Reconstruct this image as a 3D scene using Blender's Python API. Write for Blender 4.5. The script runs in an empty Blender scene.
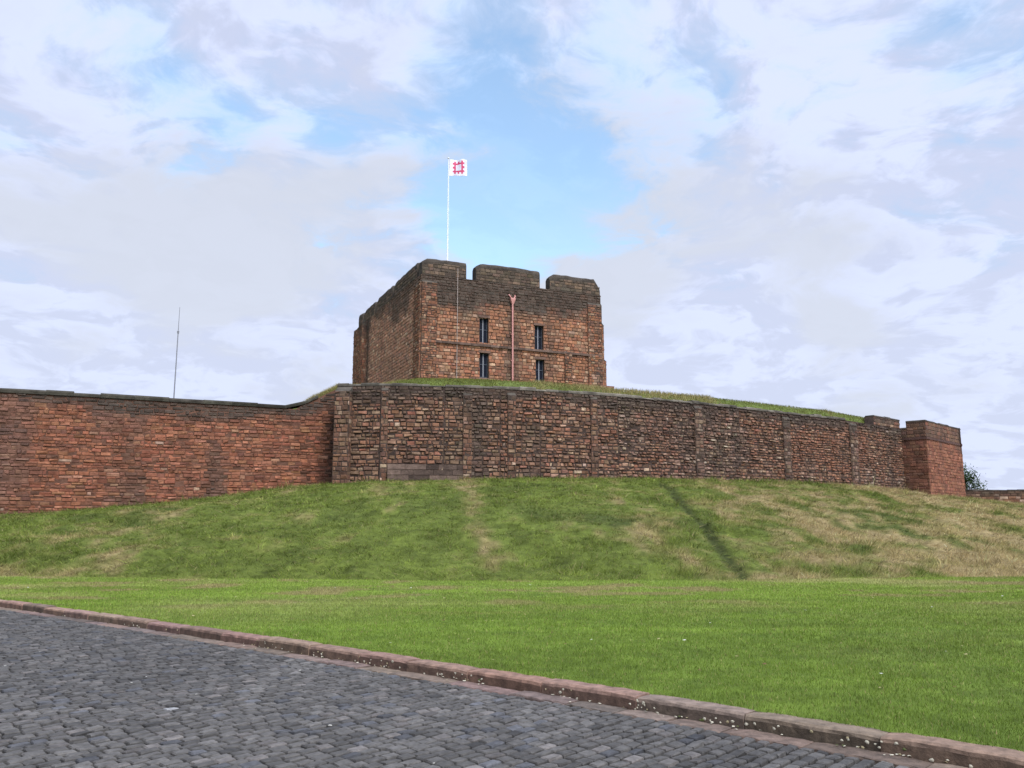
import bpy, bmesh, math, random
import numpy as np
from math import radians as R, sin, cos, pi
from mathutils import Vector

random.seed(7)
RNG = np.random.default_rng(11)
S = bpy.context.scene
COL = S.collection

# ------------------------------------------------------------------ camera
FPX, HORIZ, EYE = 852.0, 525.0, 1.6
PITCH = math.atan((HORIZ - 384) / FPX)
cam = bpy.data.objects.new('camera', bpy.data.cameras.new('camera'))
COL.objects.link(cam)
cam.location = (0, 0, EYE)
cam.rotation_euler = (pi / 2 + PITCH, 0, 0)
cam.data.sensor_width = 36.0
cam.data.lens = 36.0 * FPX / 1024
cam.data.clip_start, cam.data.clip_end = 0.1, 6000
S.camera = cam


def slope(py):
    y = (384 - py) / FPX
    return (sin(PITCH) + y * cos(PITCH)) / (cos(PITCH) - y * sin(PITCH))


def at(px, py, Y):
    """survey point: world position of a sight line at depth Y"""
    x, y = (px - 512) / FPX, (384 - py) / FPX
    k = Y / (cos(PITCH) - y * sin(PITCH))
    return Vector((x * k, Y, EYE + Y * slope(py)))


def look(px, py):
    v = at(px, py, 1.0) - Vector((0, 0, EYE))
    return v.normalized()


# ------------------------------------------------------------------ light
SUN_DIR = Vector((0.42, -0.72, 0.78)).normalized()      # towards the sun
elev = math.asin(SUN_DIR.z)
azim = math.atan2(SUN_DIR.x, SUN_DIR.y)
sun = bpy.data.objects.new('sun', bpy.data.lights.new('sun', 'SUN'))
COL.objects.link(sun)
sun.rotation_euler = (-SUN_DIR).to_track_quat('-Z', 'Y').to_euler()
sun.data.energy = 2.2
sun.data.angle = R(14)
sun.data.color = (1.0, 0.95, 0.88)

W = bpy.data.worlds.new('World')
S.world = W
W.use_nodes = True


class NT:
    """small helper to write node trees in code"""
    def __init__(s, tree):
        s.t = tree
        s.n = tree.nodes
        s.l = tree.links

    def new(s, typ, **kw):
        nd = s.n.new(typ)
        for k, v in kw.items():
            setattr(nd, k, v)
        return nd

    def put(s, sock, v):
        if isinstance(v, bpy.types.NodeSocket):
            s.l.new(v, sock)
        elif v is not None:
            sock.default_value = v

    def math(s, op, a, b=None, c=None, clamp=False):
        nd = s.new('ShaderNodeMath', operation=op, use_clamp=clamp)
        for i, v in enumerate((a, b, c)):
            s.put(nd.inputs[i], v)
        return nd.outputs[0]

    def vmath(s, op, a, b=None, out=0):
        nd = s.new('ShaderNodeVectorMath', operation=op)
        s.put(nd.inputs[0], a)
        s.put(nd.inputs[1], b)
        return nd.outputs[out]

    def mix(s, f, a, b, typ='MIX'):
        nd = s.new('ShaderNodeMix', data_type='RGBA', blend_type=typ)
        s.put(nd.inputs[0], f)
        for i, v in ((6, a), (7, b)):
            if isinstance(v, tuple) and len(v) == 3:
                v = v + (1,)
            s.put(nd.inputs[i], v)
        return nd.outputs[2]

    def noise(s, vec, scale, detail=4, rough=.5, dist=0, lac=2.0):
        nd = s.new('ShaderNodeTexNoise')
        s.put(nd.inputs['Vector'], vec)
        for k, v in (('Scale', scale), ('Detail', detail), ('Roughness', rough), ('Distortion', dist), ('Lacunarity', lac)):
            nd.inputs[k].default_value = v
        return nd.outputs[0]

    def smooth(s, v, a, b, lo=0, hi=1):
        nd = s.new('ShaderNodeMapRange', interpolation_type='SMOOTHSTEP')
        s.put(nd.inputs[0], v)
        for i, q in ((1, a), (2, b), (3, lo), (4, hi)):
            nd.inputs[i].default_value = q
        return nd.outputs[0]

    def ramp(s, f, stops):
        nd = s.new('ShaderNodeValToRGB')
        s.put(nd.inputs[0], f)
        el = nd.color_ramp.elements
        while len(el) < len(stops):
            el.new(.5)
        for e, (p, c) in zip(el, stops):
            e.position = p
            e.color = tuple(c) + (1,)
        return nd.outputs[0]


def build_world():
    t = NT(W.node_tree)
    t.n.clear()
    out = t.new('ShaderNodeOutputWorld')
    bg = t.new('ShaderNodeBackground')
    bg.inputs[1].default_value = 0.12
    sky = t.new('ShaderNodeTexSky', sky_type='NISHITA')
    sky.sun_disc = False
    sky.sun_elevation = elev
    sky.sun_rotation = azim
    sky.air_density, sky.dust_density, sky.ozone_density = 1.0, 0.6, 1.5
    d = t.new('ShaderNodeTexCoord').outputs['Generated']
    sep = t.new('ShaderNodeSeparateXYZ')
    t.put(sep.inputs[0], d)
    z = t.math('MAXIMUM', sep.outputs[2], 0.0)
    # a cloud layer seen in perspective
    k = t.math('DIVIDE', 1.0, t.math('ADD', z, 0.22))
    cmb = t.new('ShaderNodeCombineXYZ')
    t.put(cmb.inputs[0], t.math('MULTIPLY', sep.outputs[0], k))
    t.put(cmb.inputs[1], t.math('MULTIPLY', sep.outputs[1], k))
    t.put(cmb.inputs[2], t.math('MULTIPLY', z, 0.9))
    P = cmb.outputs[0]
    warp = t.new('ShaderNodeTexNoise')
    t.put(warp.inputs['Vector'], P)
    warp.inputs['Scale'].default_value = 2.2
    warp.inputs['Detail'].default_value = 3
    off = t.vmath('SCALE', t.vmath('SUBTRACT', warp.outputs[1], (.5, .5, .5)))
    off.node.inputs['Scale'].default_value = .35
    Pw = t.vmath('ADD', P, off)
    n1 = t.noise(Pw, 2.4, 10, .56, .2)
    n2 = t.noise(t.vmath('ADD', Pw, (3.1, 7.7, 1.3)), 1.1, 5, .5, .3)
    n3 = t.noise(t.vmath('ADD', Pw, (9.2, 1.4, 4.0)), 6.5, 8, .62, .2)
    n3b = t.noise(t.vmath('ADD', Pw, (9.2 + .035, 1.4 - .02, 4.0 + .05)), 6.5, 5, .55, .2)
    n1b = t.noise(t.vmath('ADD', Pw, (.05, -.03, .07)), 2.4, 6, .56, .2)
    relief = t.math('ADD', t.math('SUBTRACT', n1, n1b), t.math('MULTIPLY', t.math('SUBTRACT', n3, n3b), .6))
    # gaps in the cloud: places in the sky where the layer thins
    gaps = [((525, 210), 75, .33), ((450, 215), 180, .24), ((595, 180), 130, .22), ((510, 255), 260, .18), ((480, 120), 200, .12),
            ((505, 50), 150, .15), ((560, 110), 120, .10), ((430, 130), 150, .08),
            ((165, 72), 600, .22), ((185, 178), 600, .20), ((232, 128), 800, .22), ((330, 130), 700, .16),
            ((690, 90), 300, .14), ((960, 18), 900, .18), ((340, 195), 500, .14), ((340, 240), 900, .10)]
    total = None
    for (px, py), kk, w in gaps:
        v = look(px, py)
        dd = t.vmath('DISTANCE', d, tuple(v), out=1)
        g = t.math('MULTIPLY', t.math('EXPONENT', t.math('MULTIPLY', t.math('MULTIPLY', dd, dd), -float(kk))), w)
        total = g if total is None else t.math('ADD', total, g)
    nn = t.math('ADD', t.math('ADD', t.math('MULTIPLY', n1, .95), t.math('MULTIPLY', n2, .30)), t.math('MULTIPLY', n3, .95))
    dens = t.math('SUBTRACT', t.math('SUBTRACT', nn, .53), total)
    dens = t.math('ADD', dens, t.smooth(z, .36, .12, 0, .34))
    cover = t.smooth(dens, .14, .44, .30, 1)
    # thick parts have grey undersides, thin parts and edges are white
    banks = None
    for (px, py), kk, w in [((60, 235), 60, .14), ((200, 262), 90, .16), ((300, 262), 200, .12), ((660, 235), 60, .12), ((600, 275), 120, .10),
                            ((815, 322), 900, .20), ((845, 318), 1500, .18), ((0, 60), 40, -.10), ((900, 120), 12, -.06), ((30, 320), 200, -.16), ((200, 215), 500, -.10),
                            ((700, 330), 120, -.10), ((150, 330), 200, -.06), ((1000, 470), 200, -.08)]:
        v = look(px, py)
        dd = t.vmath('DISTANCE', d, tuple(v), out=1)
        g = t.math('MULTIPLY', t.math('EXPONENT', t.math('MULTIPLY', t.math('MULTIPLY', dd, dd), -float(kk))), w)
        banks = g if banks is None else t.math('ADD', banks, g)
    tn = t.math('ADD', t.math('MULTIPLY', n2, .55), t.math('ADD', t.math('MULTIPLY', n1, .40), t.math('MULTIPLY', n3, .25)))
    thick = t.smooth(t.math('ADD', t.math('ADD', t.math('MULTIPLY', tn, 2.0), -.58), banks), .56, .84, 0, 1)
    low = t.smooth(z, .50, .10, 0, 1)
    edge = t.smooth(dens, .36, .60, 0, 1)
    ccol = t.mix(edge, (4.15, 5.2, 7.2), (4.8, 5.3, 7.0))
    fluff = t.smooth(relief, -.07, .07, .84, 1.03)
    cf = t.vmath('SCALE', ccol)
    t.put(cf.node.inputs['Scale'], fluff)
    ccol = t.mix(t.math('MULTIPLY', thick, .9), cf, (4.35, 4.65, 5.4))
    ccol = t.mix(t.math('MULTIPLY', low, .30), ccol, (5.1, 5.55, 6.6))
    # overcast luminance: brighter towards the zenith and around the veiled sun
    zen = t.smooth(z, .66, .95, 1.0, 3.4)
    ds = t.vmath('DOT_PRODUCT', d, tuple(SUN_DIR), out=1)
    glow = t.smooth(ds, .50, 1.0, 0, 3.0)
    ccol2 = t.vmath('SCALE', ccol)
    t.put(ccol2.node.inputs['Scale'], t.math('ADD', zen, glow))
    skyc = t.mix(1.0, sky.outputs[0], (1.8, 2.0, 1.9, 1), 'MULTIPLY')
    final = t.mix(cover, skyc, ccol2)
    t.put(bg.inputs[0], final)
    t.l.new(bg.outputs[0], out.inputs[0])


build_world()
S.view_settings.view_transform = 'Standard'
S.view_settings.look = 'None'
S.view_settings.gamma = 1
S.view_settings.use_curve_mapping = False
S.view_settings.exposure = 0.35
S.cycles.max_bounces = 6


# ------------------------------------------------------------------ numpy noise
def _hash(ix, iy, iz, seed):
    h = (ix * 374761393 + iy * 668265263 + iz * 2147483647 + seed * 144665) & 0xffffffff
    h = ((h ^ (h >> 13)) * 1274126177) & 0xffffffff
    h = ((h ^ (h >> 15)) * 2246822519) & 0xffffffff
    return ((h ^ (h >> 16)) & 0xffffff) / float(0xffffff)


def vnoise(P, seed=0):
    P = np.asarray(P, float)
    i = np.floor(P).astype(np.int64)
    f = P - i
    f = f * f * (3 - 2 * f)
    r = 0
    for a in (0, 1):
        for b in (0, 1):
            for c in (0, 1):
                w = (f[:, 0] if a else 1 - f[:, 0]) * (f[:, 1] if b else 1 - f[:, 1]) * (f[:, 2] if c else 1 - f[:, 2])
                r = r + w * _hash(i[:, 0] + a, i[:, 1] + b, i[:, 2] + c, seed)
    return r


def fbm(P, scale, oct=4, seed=0, sx=(1, 1, 1)):
    P = np.asarray(P, float) * scale * np.array(sx)
    r, a, tot = 0, 1.0, 0
    for o in range(oct):
        r = r + a * vnoise(P * 2 ** o + 17.3 * o, seed + o)
        tot += a
        a *= .5
    return r / tot


def sstep(x, a, b):
    t = np.clip((x - a) / (b - a), 0, 1)
    return t * t * (3 - 2 * t)


# ------------------------------------------------------------------ mesh helpers
class MB:
    """collects faces (with a colour each) and links them as ONE mesh object"""
    def __init__(s):
        s.v, s.f, s.c = [], [], []

    def face(s, pts, c=(1, 1, 1)):
        b = len(s.v)
        s.v.extend([tuple(p) for p in pts])
        s.f.append(tuple(range(b, b + len(pts))))
        s.c.append(c)

    def loft(s, rings, c=(1, 1, 1), caps=True, closed=True):
        b = len(s.v)
        n = len(rings[0])
        for r in rings:
            s.v.extend([tuple(p) for p in r])
        for i in range(len(rings) - 1):
            for j in range(n if closed else n - 1):
                k = (j + 1) % n
                s.f.append((b + i * n + j, b + i * n + k, b + (i + 1) * n + k, b + (i + 1) * n + j))
                s.c.append(c)
        if caps and closed:
            s.f.append(tuple(b + j for j in reversed(range(n))))
            s.c.append(c)
            e = b + (len(rings) - 1) * n
            s.f.append(tuple(e + j for j in range(n)))
            s.c.append(c)

    def box(s, o, ux, uy, uz, c=(1, 1, 1)):
        """o corner, three edge vectors"""
        o, ux, uy, uz = map(Vector, (o, ux, uy, uz))
        b = len(s.v)
        for k in (0, 1):
            for p in (o, o + ux, o + ux + uy, o + uy):
                s.v.append(tuple(p + uz * k))
        for q in ((0, 3, 2, 1), (4, 5, 6, 7), (0, 1, 5, 4), (1, 2, 6, 5), (2, 3, 7, 6), (3, 0, 4, 7)):
            s.f.append(tuple(b + i for i in q))
            s.c.append(c)

    def tube(s, pts, rad, n=8, c=(1, 1, 1)):
        rings = []
        for i, p in enumerate(pts):
            p = Vector(p)
            a = Vector(pts[max(0, i - 1)])
            e = Vector(pts[min(len(pts) - 1, i + 1)])
            d = (e - a).normalized()
            x = d.orthogonal().normalized() if abs(d.z) > .98 else d.cross(Vector((0, 0, 1))).normalized()
            if abs(d.z) > .98:
                x = Vector((1, 0, 0))
            y = d.cross(x).normalized()
            r = rad[i] if hasattr(rad, '__len__') else rad
            rings.append([p + x * r * cos(2 * pi * k / n) + y * r * sin(2 * pi * k / n) for k in range(n)])
        s.loft(rings, c)

    def build(s, name, mat, parent=None, smooth=False):
        me = bpy.data.meshes.new(name)
        me.from_pydata(s.v, [], s.f)
        ca = me.color_attributes.new('col', 'FLOAT_COLOR', 'CORNER')
        lens = np.array([len(f) for f in s.f])
        cc = np.array([tuple(c)[:3] for c in s.c], dtype=np.float32)
        cc = np.concatenate([cc, np.ones((len(cc), 1), np.float32)], 1)
        ca.data.foreach_set('color', np.repeat(cc, lens, 0).ravel())
        return link(name, me, mat, parent, smooth)


def link(name, me, mat, parent=None, smooth=False):
    if mat is not None and len(me.materials) == 0:
        me.materials.append(mat)
    if smooth:
        me.polygons.foreach_set('use_smooth', [True] * len(me.polygons))
    o = bpy.data.objects.new(name, me)
    COL.objects.link(o)
    if parent is not None:
        o.parent = parent
        o.matrix_parent_inverse = parent.matrix_basis.inverted()
    return o


def tri_mesh(name, V, cols, mat, parent=None):
    """V (n,3,3) triangles with a colour each"""
    n = len(V)
    me = bpy.data.meshes.new(name)
    me.vertices.add(n * 3)
    me.vertices.foreach_set('co', V.astype(np.float32).ravel())
    me.loops.add(n * 3)
    me.loops.foreach_set('vertex_index', np.arange(n * 3, dtype=np.int32))
    me.polygons.add(n)
    me.polygons.foreach_set('loop_start', np.arange(0, n * 3, 3, dtype=np.int32))
    me.update(calc_edges=True)
    ca = me.color_attributes.new('col', 'FLOAT_COLOR', 'CORNER')
    c4 = np.concatenate([cols, np.ones((n, 1))], 1).astype(np.float32)
    ca.data.foreach_set('color', np.repeat(c4, 3, 0).ravel())
    return link(name, me, mat, parent)


def grid_mesh(name, G, mat, cols=None, smooth=True):
    """G (rows, columns, 3)"""
    r, c = G.shape[:2]
    me = bpy.data.meshes.new(name)
    i = np.arange(r * c).reshape(r, c)
    q = np.stack([i[:-1, :-1], i[:-1, 1:], i[1:, 1:], i[1:, :-1]], -1).reshape(-1, 4)
    me.from_pydata(G.reshape(-1, 3).tolist(), [], q.tolist())
    if cols is not None:
        ca = me.color_attributes.new('col', 'FLOAT_COLOR', 'POINT')
        c4 = np.concatenate([cols.reshape(-1, 3), np.ones((r * c, 1))], 1).astype(np.float32)
        ca.data.foreach_set('color', c4.ravel())
    return link(name, me, mat, None, smooth)


def empty(name, loc=(0, 0, 0)):
    o = bpy.data.objects.new(name, None)
    COL.objects.link(o)
    o.location = loc
    o.empty_display_size = .5
    bpy.context.view_layer.update()
    return o


def tag(o, label=None, cat=None, group=None, kind=None):
    for k, v in (('label', label), ('category', cat), ('group', group), ('kind', kind)):
        if v:
            o[k] = v
    return o


# ------------------------------------------------------------------ materials
def new_mat(name):
    m = bpy.data.materials.new(name)
    m.use_nodes = True
    t = NT(m.node_tree)
    t.n.clear()
    out = t.new('ShaderNodeOutputMaterial')
    b = t.new('ShaderNodeBsdfPrincipled')
    t.l.new(b.outputs[0], out.inputs[0])
    b.inputs['Specular IOR Level'].default_value = .25
    return m, t, b, out


def bump(t, b, h, dist, strength=1.0):
    nd = t.new('ShaderNodeBump')
    nd.inputs['Distance'].default_value = dist
    nd.inputs['Strength'].default_value = strength
    t.put(nd.inputs['Height'], h)
    t.l.new(nd.outputs[0], b.inputs['Normal'])


def attr_mat(name, rough=.9, noise_scale=3.0, amount=.5, bscale=8.0, bdist=.03, spec=.2):
    """colour from the mesh's own colour attribute, broken up by noise"""
    m, t, b, out = new_mat(name)
    a = t.new('ShaderNodeAttribute', attribute_name='col').outputs[0]
    pos = t.new('ShaderNodeTexCoord').outputs['Object']
    n = t.noise(pos, noise_scale, 6, .65)
    f = t.smooth(n, .25, .75, 1 - amount, 1 + amount)
    c = t.vmath('SCALE', a)
    t.put(c.node.inputs['Scale'], f)
    t.put(b.inputs['Base Color'], c)
    b.inputs['Roughness'].default_value = rough
    b.inputs['Specular IOR Level'].default_value = spec
    bump(t, b, t.noise(pos, bscale, 6, .65), bdist)
    return m


def plain_mat(name, col, rough=.5, metal=0.0, noise=.12, spec=.4, nscale=6):
    m, t, b, out = new_mat(name)
    pos = t.new('ShaderNodeTexCoord').outputs['Object']
    n = t.noise(pos, nscale, 5, .6)
    t.put(b.inputs['Base Color'], t.mix(n, tuple(c * (1 - noise) for c in col), tuple(min(1, c * (1 + noise)) for c in col)))
    b.inputs['Roughness'].default_value = rough
    b.inputs['Metallic'].default_value = metal
    b.inputs['Specular IOR Level'].default_value = spec
    return m


def grass_mat(name):
    m, t, b, out = new_mat(name)
    a = t.new('ShaderNodeAttribute', attribute_name='col').outputs[0]
    t.put(b.inputs['Base Color'], a)
    b.inputs['Roughness'].default_value = .75
    b.inputs['Specular IOR Level'].default_value = .15
    tr = t.new('ShaderNodeBsdfTranslucent')
    t.put(tr.inputs[0], a)
    mx = t.new('ShaderNodeMixShader')
    mx.inputs[0].default_value = .3
    t.l.new(b.outputs[0], mx.inputs[1])
    t.l.new(tr.outputs[0], mx.inputs[2])
    t.l.new(mx.outputs[0], out.inputs[0])
    return m


M_STONE = attr_mat('sandstone_masonry', .92, 2.2, .35, 9, .04, .15)
M_CORE = attr_mat('lime_mortar', .95, 1.5, .4, 6, .05, .1)
M_COPE = attr_mat('mossy_coping', .95, 1.2, .5, 5, .06, .1)
M_GRASS = grass_mat('grass_blades')
M_TURF = attr_mat('turf', .95, 2.5, .4, 14, .03, .1)
M_SETT = attr_mat('whinstone_setts', .75, 14, .35, 40, .006, .2)
M_KERB = attr_mat('sandstone_kerb', .85, 9, .45, 22, .012, .25)
M_WHITE = plain_mat('white_paint', (.62, .63, .65), .4)
M_PIPE = plain_mat('pink_red_paint', (.42, .19, .155), .5, noise=.25)
M_CABLE = plain_mat('pale_metal', (.30, .24, .20), .6)
M_GLASS = plain_mat('dark_glass', (.006, .008, .014), .6, spec=.08)
M_FRAME = plain_mat('grey_blue_frame', (.035, .042, .055), .6)
M_MAST = plain_mat('galvanised_steel', (.17, .17, .18), .6, .4)
M_FLAG = plain_mat('white_flag_cloth', (.62, .60, .64), .85)
M_RED = plain_mat('red_flag_print', (.50, .05, .12), .85)
M_BARK = plain_mat('bark', (.07, .05, .035), .9, noise=.4)
M_LEAF = grass_mat('tree_leaves')
M_ROOF = plain_mat('lead_roof', (.12, .12, .13), .7)


# ------------------------------------------------------------------ masonry
def palette(n, stops, rng):
    """random stone colours from (weight, rgb) stops with jitter"""
    w = np.array([s[0] for s in stops], float)
    idx = rng.choice(len(stops), n, p=w / w.sum())
    c = np.array([s[1] for s in stops])[idx] * 1.18
    c = c * np.array([1.08, .98, .89])
    c = c * .62 + np.array([1.08, .98, .89]) * (np.array([s[1] for s in stops]) * (w / w.sum())[:, None]).sum(0) * 1.18 * .38
    return c * (1 + rng.normal(0, .13, (n, 1))) * (1 + rng.normal(0, .03, (n, 3)))


RED_WALL = [(30, (.180, .078, .043)), (26, (.150, .062, .036)), (14, (.205, .100, .058)), (16, (.112, .055, .036)),
            (9, (.060, .036, .027)), (3, (.240, .150, .095)), (.6, (.36, .28, .20)), (8, (.170, .088, .046))]
MIX_WALL = [(26, (.140, .075, .047)), (16, (.150, .098, .066)), (18, (.100, .058, .040)), (18, (.042, .029, .022)),
            (9, (.200, .145, .102)), (2, (.30, .24, .18)), (8, (.155, .068, .043))]
GREY_WALL = [(24, (.118, .073, .052)), (20, (.142, .100, .074)), (18, (.080, .052, .039)), (20, (.030, .022, .018)),
             (11, (.195, .148, .112)), (3, (.28, .24, .19)), (4, (.140, .066, .045))]
KEEP_WALL = [(26, (.205, .094, .051)), (20, (.168, .072, .041)), (16, (.215, .140, .090)), (14, (.098, .060, .041)),
             (8, (.058, .039, .030)), (8, (.30, .225, .155)), (8, (.185, .080, .050))]
DARK = np.array([.047, .038, .029])


def stone_face(C, p0, p1, zb, zt, courses, sl=(.35, .85), gap=.03, proud=(.03, .09), holes=(), rng=RNG, irr=.02, joinskip=0.0):
    """adds the stones of one wall face to the collector C. p0 to p1 runs left to right seen from outside."""
    p0, p1 = Vector(p0[:2]), Vector(p1[:2])
    L = (p1 - p0).length
    u = (p1 - p0) / L
    n = Vector((u.y, -u.x))
    if not callable(zb):
        zb_ = zb; zb = lambda s: zb_
    if not callable(zt):
        zt_ = zt; zt = lambda s: zt_
    for z0, z1 in zip(courses[:-1], courses[1:]):
        zm = (z0 + z1) / 2
        s = -rng.random() * sl[1]
        cuts = [(h[0], h[1]) for h in holes if h[2] < zm < h[3]]
        while s < L:
            ln = sl[0] + (sl[1] - sl[0]) * rng.random() ** 1.4
            a, b = max(s, 0), min(s + ln, L)
            s += ln
            for h in cuts:
                if a < h[0] < b:
                    b = h[0] if h[0] - a > .08 else a
                elif a < h[1] < b:
                    a = h[1]
                elif a >= h[0] and b <= h[1]:
                    b = a
            if b - a < .09:
                continue
            g = gap / 2 * (.6 + rng.random())
            q = []
            ok = True
            jz = rng.normal(0, irr * .5)
            for (ss, top) in ((a + g, 0), (b - g, 0), (b - g, 1), (a + g, 1)):
                zz = min(max(z0 + jz + g, zb(ss)), zt(ss)) if not top else max(min(z1 + jz - g, zt(ss)), zb(ss))
                q.append([ss, zz])
            if min(q[3][1] - q[0][1], q[2][1] - q[1][1]) < .05:
                continue
            d = proud[0] + (proud[1] - proud[0]) * rng.random()
            e = min(.035, (b - a) * .18, (q[3][1] - q[0][1]) * .18)
            ins = ((1, 1), (-1, 1), (-1, -1), (1, -1))
            base, top = [], []
            for (ss, zz), (sx, sz) in zip(q, ins):
                base.append((p0.x + u.x * ss, p0.y + u.y * ss, zz))
                s2 = ss + sx * e * (.6 + .9 * rng.random()) + rng.normal(0, irr * .4)
                z2 = zz + sz * e * (.6 + .9 * rng.random()) + rng.normal(0, irr * .4)
                dd = d + rng.normal(0, irr * .5)
                top.append((p0.x + u.x * s2 + n.x * dd, p0.y + u.y * s2 + n.y * dd, z2))
            C.append((base, top))


def courses(z0, z1, h=(.24, .38), rng=RNG):
    zs = [z0]
    while zs[-1] < z1:
        zs.append(zs[-1] + h[0] + (h[1] - h[0]) * rng.random())
    return zs


def build_stones(C, name, colfn, parent, mat=None):
    ctr = np.array([np.mean(np.array(t), 0) for b, t in C])
    cols = np.clip(colfn(ctr), .012, .75)
    m = MB()
    for (b, t), c in zip(C, cols):
        i = len(m.v)
        m.v.extend(b)
        m.v.extend(t)
        for f in ((4, 5, 6, 7), (0, 1, 5, 4), (1, 2, 6, 5), (2, 3, 7, 6), (3, 0, 4, 7)):
            m.f.append(tuple(i + k for k in f))
            m.c.append(tuple(c))
    return m.build(name, mat or M_STONE, parent)


def weather(P, c, ztop, band, seed, amt=.85, streak=1.0):
    """dark lichen and soot staining with its own ragged outline near the wall head, plus run-down streaks"""
    run = fbm(P, 1.0, 4, seed, (.55, .55, .08))
    pat = fbm(P, .35, 4, seed + 9)
    d = (ztop - P[:, 2]) / band
    m = np.clip(sstep(1.25 - d + (pat - .5) * 2.4, .2, .9) * amt, 0, 1)
    st = sstep(run, .58, .75) * .55 * streak
    m = np.clip(np.maximum(m, st), 0, .93)[:, None]
    dark = DARK * (.6 + .9 * vnoise(P * 3.1, seed + 4))[:, None]
    return c * (1 - m) + dark * m


# ================================================================== SETTING
# ---- kerb line of the road: gently bowed, bending away to the left
def kerb_curve():
    pts = []
    x = 9.0
    while x > -14:
        pts.append((x, 8.83 - .891 * x - .0046 * x * x))
        x -= .1
    x, y = pts[-1]
    dx, dy = pts[-1][0] - pts[-2][0], pts[-1][1] - pts[-2][1]
    ang = math.atan2(dy, dx)
    for i in range(500):
        ang += .0035 if i < 120 else 0
        x += .12 * cos(ang)
        y += .12 * sin(ang)
        pts.append((x, y))
    pts = np.array(pts)
    seg = np.hypot(*np.diff(pts, axis=0).T)
    s = np.concatenate([[0], np.cumsum(seg)])
    return pts, s


KP, KS = kerb_curve()


def kerb_at(s, t=0.0):
    """world point at length s along the kerb's road edge, t metres out into the road"""
    s = np.asarray(s, float)
    x, y = np.interp(s, KS, KP[:, 0]), np.interp(s, KS, KP[:, 1])
    e = .3
    dx = np.interp(s + e, KS, KP[:, 0]) - np.interp(s - e, KS, KP[:, 0])
    dy = np.interp(s + e, KS, KP[:, 1]) - np.interp(s - e, KS, KP[:, 1])
    l = np.hypot(dx, dy)
    # travelling left along the kerb the road lies to the left-hand side
    return x - dy / l * t, y + dx / l * t


_t = kerb_at(6.0, 1.0)
SGN = 1.0 if np.hypot(*_t) < np.hypot(*kerb_at(6.0, 0.0)) else -1.0
KH, KW, GUT = .110, .23, .24
SMAX = float(KS[-1]) - 1

FOOT_Y = 23.7           # back edge of the lawn


def build_ground():
    m = MB()
    m.face([(-2500, -600, -.6), (2500, -600, -.6), (2500, 3500, -.6), (-2500, 3500, -.6)], (.06, .085, .025))
    tag(m.build('ground', M_TURF), kind='structure')


def build_road():
    m = MB()
    # bed between the setts
    ss = np.linspace(0, SMAX, 160)
    a = np.stack(kerb_at(ss, SGN * (GUT - .02)), 1)
    b = np.stack(kerb_at(ss, SGN * 12.0), 1)
    for i in range(len(ss) - 1):
        m.face([(*a[i], -.030), (*b[i], -.030), (*b[i + 1], -.030), (*a[i + 1], -.030)], (.014, .013, .011))
    rng = np.random.default_rng(3)
    s = .05
    quads = []
    while s < SMAX - 1:
        w = rng.uniform(.104, .118)
        tmax = 11.0 if s < 30 else 9
        t = GUT + .01 - rng.random() * .02
        off = rng.random() * .15
        first = True
        while t < tmax:
            l = rng.uniform(.128, .166) - (off if first else 0)
            first = False
            if l > .05:
                quads.append((s, s + w, t, t + l))
            t += l
        s += w
    q = np.array(quads)
    n = len(q)
    g = .0075
    ctr = np.stack(kerb_at((q[:, 0] + q[:, 1]) / 2, SGN * (q[:, 2] + q[:, 3]) / 2), 1)
    # level: slow sinking of the surface plus each sett's own height and tilt
    P3 = np.concatenate([ctr, np.zeros((n, 1))], 1)
    base = (fbm(P3, .8, 3, 5) - .5) * .022 + rng.normal(0, .0022, n)
    tilt = rng.normal(0, .0022, (n, 2))
    V = np.zeros((n, 12, 3))
    for ring, (ins, z) in enumerate(((g, -.036), (g + .002, -.008), (g + .008, .001))):
        for j, (a_, b_) in enumerate(((0, 0), (1, 0), (1, 1), (0, 1))):
            jit = rng.normal(0, .0018, (n, 2))
            sv = q[:, a_] + (ins + .007 if a_ == 0 else -ins - .007) + jit[:, 0]
            tv = q[:, 2 + b_] + (ins if b_ == 0 else -ins) + jit[:, 1]
            x, y = kerb_at(sv, SGN * tv)
            V[:, ring * 4 + j, 0], V[:, ring * 4 + j, 1] = x, y
            V[:, ring * 4 + j, 2] = z + base + (tilt[:, 0] * (a_ * 2 - 1) + tilt[:, 1] * (b_ * 2 - 1) if ring else 0)
    pale = rng.random(n)
    big = fbm(P3, .5, 3, 21)
    c = np.where((pale < .82)[:, None], [.060, .055, .048], np.where((pale < .93)[:, None], [.080, .071, .062], [.052, .051, .051]))
    c = c * (1 + rng.normal(0, .20, (n, 1))) * (.70 + .6 * big)[:, None]
    c[pale > .9993] = (.20, .195, .185)
    vb = len(m.v)
    m.v.extend(map(tuple, V.reshape(-1, 3)))
    for i in range(n):
        o = vb + i * 12
        ci = tuple(c[i])
        for r in (0, 4):
            for j in range(4):
                k = (j + 1) % 4
                m.f.append((o + r + j, o + r + k, o + r + 4 + k, o + r + 4 + j))
                m.c.append(ci)
        m.f.append((o + 8, o + 9, o + 10, o + 11))
        m.c.append(ci)
    o = m.build('cobbled_road', M_SETT)
    bm = bmesh.new()
    bm.from_mesh(o.data)
    bmesh.ops.recalc_face_normals(bm, faces=bm.faces)
    bm.to_mesh(o.data)
    bm.free()
    tag(o, kind='structure')


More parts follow.
